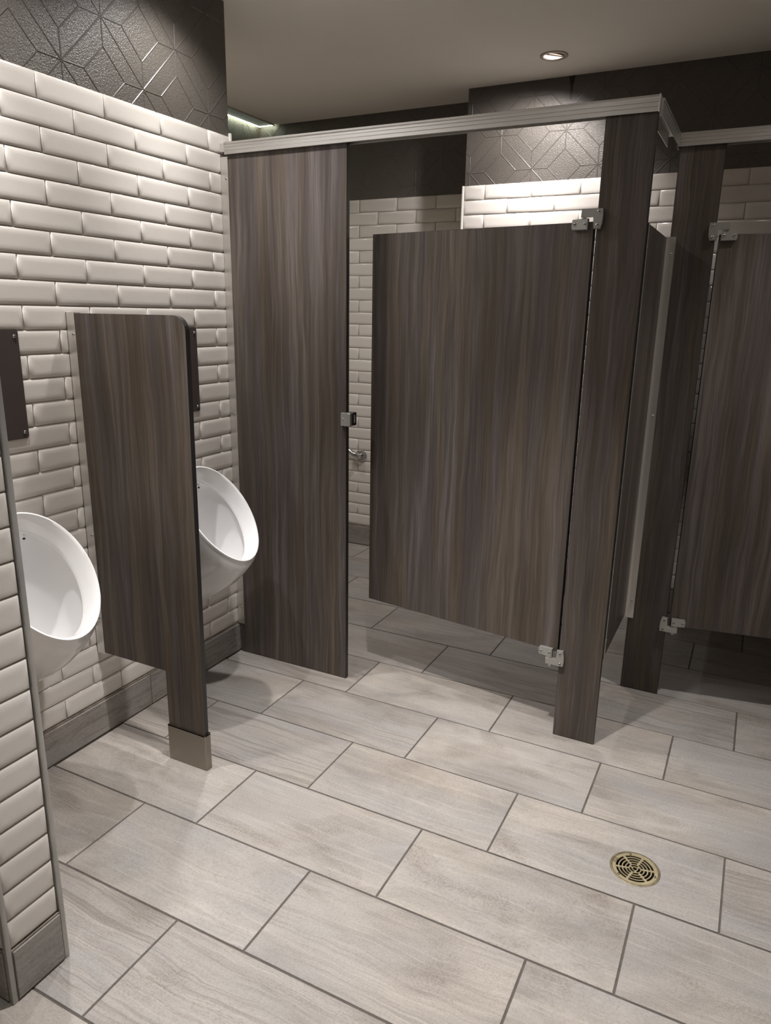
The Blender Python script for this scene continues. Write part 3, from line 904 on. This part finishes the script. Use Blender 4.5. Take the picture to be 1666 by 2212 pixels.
# ------------------------------------------------------------------ floor drain
t = empty('floor_drain', (*DR, 0), 'round brass floor drain set in the stone-look floor tile', 'drain')
bm = bmesh.new()
lathe(bm, [(0.0680, -0.012), (0.0680, 0.0004), (0.0665, 0.0014), (0.0625, 0.0016), (0.0612, 0.0005), (0.0612, -0.012)], 64)
link('rim', bm_mesh(bm, 'rim', 0.6), t, None, 0, M_BRASSD)
bands = [(0.0, 0.0058, 'hole', 0), (0.0058, 0.0085, 'full', 0), (0.0085, 0.0145, 'slot3', 30), (0.0145, 0.0172, 'full', 0), (0.0172, 0.0235, 'slot6', 0), (0.0235, 0.0263, 'full', 0),
         (0.0263, 0.0327, 'slot6', 0), (0.0327, 0.0356, 'full', 0), (0.0356, 0.0422, 'slot6', 0), (0.0422, 0.0452, 'full', 0), (0.0452, 0.0514, 'slot6', 0), (0.0514, 0.0608, 'full', 0)]
NS = 180; ROT = math.radians(14)
bm = bmesh.new()
def solid(kind, a, r):
    if kind == 'full':
        return True
    if kind == 'hole':
        return False
    n = 3 if kind == 'slot3' else 6
    half = 0.0030 / r if n == 3 else 0.0029 / r
    x = ((a - (math.radians(30) if n == 3 else 0)) % (2 * PI / n))
    return min(x, 2 * PI / n - x) < half
cache = {}
def V(r, i, z):
    k = (round(r, 5), i % NS, z)
    if k not in cache:
        a = 2 * PI * (i % NS) / NS + ROT
        cache[k] = bm.verts.new((r * math.cos(a), r * math.sin(a), z))
    return cache[k]
ZT, ZB = 0.0006, -0.0045
sol = {(bi, i): solid(k, 2 * PI * (i + 0.5) / NS, (r0 + r1) / 2) for bi, (r0, r1, k, _) in enumerate(bands) for i in range(NS)}
for bi, (r0, r1, k, _) in enumerate(bands):
    for i in range(NS):
        if not sol[bi, i]:
            continue
        bm.faces.new((V(r0, i, ZT), V(r1, i, ZT), V(r1, i + 1, ZT), V(r0, i + 1, ZT)))
        if bi > 0 and not sol[bi - 1, i]:
            bm.faces.new((V(r0, i, ZT), V(r0, i + 1, ZT), V(r0, i + 1, ZB), V(r0, i, ZB)))
        if bi + 1 >= len(bands) or not sol[bi + 1, i]:
            bm.faces.new((V(r1, i, ZT), V(r1, i, ZB), V(r1, i + 1, ZB), V(r1, i + 1, ZT)))
        if not sol[bi, (i - 1) % NS]:
            bm.faces.new((V(r0, i, ZT), V(r0, i, ZB), V(r1, i, ZB), V(r1, i, ZT)))
        if not sol[bi, (i + 1) % NS]:
            bm.faces.new((V(r0, i + 1, ZT), V(r1, i + 1, ZT), V(r1, i + 1, ZB), V(r0, i + 1, ZB)))
gm = raw_mesh(bm, 'grate')
grate = link('grate', gm, t, None, 0, M_BRASS)
bm = bmesh.new(); lathe(bm, [(0.0612, -0.004), (0.058, -0.06), (0.0, -0.07)], 40)
link('drain_body', bm_mesh(bm, 'drain_body', 0.6), t, None, 0, M_BLACK)
for (sx, sy) in ((1.186, 0.485), (1.170, 0.392), (1.261, 0.425)):
    screw(t, (sx - DR[0], sy - DR[1], ZT), '+z', 0.0042, M_BRASSD)
# maker's name on a small raised plate of the grate
ang = math.atan2(0.4435 - DR[1], 1.1535 - DR[0])
Mx = Matrix.Translation((0.0562 * math.cos(ang), 0.0562 * math.sin(ang), ZT)) @ Matrix.Rotation(ang - PI / 2, 4, 'Z')
bm = bmesh.new()
add_box(bm, -0.0115, 0.0115, -0.0042, 0.0042, 0.0, 0.0004)
for v in bm.verts:
    v.co = Mx @ v.co
plate = link('name_plate', bm_mesh(bm, 'name_plate'), t, None, 0, M_BRASSD)
cu = bpy.data.curves.new('maker_name', 'FONT'); cu.body = 'ZURN'; cu.size = 0.0072; cu.align_x = 'CENTER'; cu.align_y = 'CENTER'; cu.extrude = 0.00025; cu.space_character = 1.1
to = bpy.data.objects.new('maker_name_text', cu); COL.objects.link(to)
bpy.context.view_layer.update()
me = bpy.data.meshes.new_from_object(to.evaluated_get(bpy.context.evaluated_depsgraph_get()))
bpy.data.objects.remove(to)
me.transform(Mx @ Matrix.Translation((0, 0, 0.0005)))
me.materials.clear()
link('lettering', me, plate, None, 0, M_BRASS)

# ------------------------------------------------------------------ grab bar on the rear wall
t = empty('grab_bar', (-0.897, BACK, 0.606), 'chrome grab bar with a round flange on the tiled rear wall of the open stall', 'grab bar')
bm = bmesh.new()
Mf = Matrix.Rotation(PI / 2, 4, 'X')
lathe(bm, [(0.0, 0.0015), (0.038, 0.0015), (0.040, 0.004), (0.037, 0.009), (0.026, 0.013), (0.0, 0.013)], 32, Mf)
link('flange', bm_mesh(bm, 'flange', 0.6), t, None, 0, M_CHROME)
for a in (75, 195, 315):
    screw(t, (0.029 * math.cos(math.radians(a)), -0.0105, 0.029 * math.sin(math.radians(a))), '-y', 0.006)
path = [(0, -0.004, 0), (0, -0.030, 0)]
for k in range(1, 7):
    a = math.radians(k * 15); q = 0.035
    dx, dz = -0.82 * q * (1 - math.cos(a)), 0.57 * q * (1 - math.cos(a))
    path.append((dx, -0.030 - q * math.sin(a), dz))
path += [(path[-1][0] - 0.82 * s, -0.065, path[-1][2] + 0.57 * s) for s in (0.1, 0.3, 0.5, 0.60)]
e = path[-1]
for k in range(1, 7):
    a = math.radians(k * 15); q = 0.035
    path.append((e[0] - 0.92 * q * math.sin(a), -0.065 + q * (1 - math.cos(a)), e[2] + 0.57 * q * math.sin(a)))
f = path[-1]; path.append((f[0], -0.004, f[2]))
bm = bmesh.new(); tube(bm, path, 0.0155, 16)
link('bar', bm_mesh(bm, 'bar', 0.8), t, None, 0, M_CHROME)
bm = bmesh.new(); lathe(bm, [(0.0, 0.0015), (0.038, 0.0015), (0.040, 0.004), (0.037, 0.009), (0.026, 0.013), (0.0, 0.013)], 32, Matrix.Translation((f[0], 0, f[2])) @ Mf)
link('flange', bm_mesh(bm, 'flange', 0.6), t, None, 0, M_CHROME)
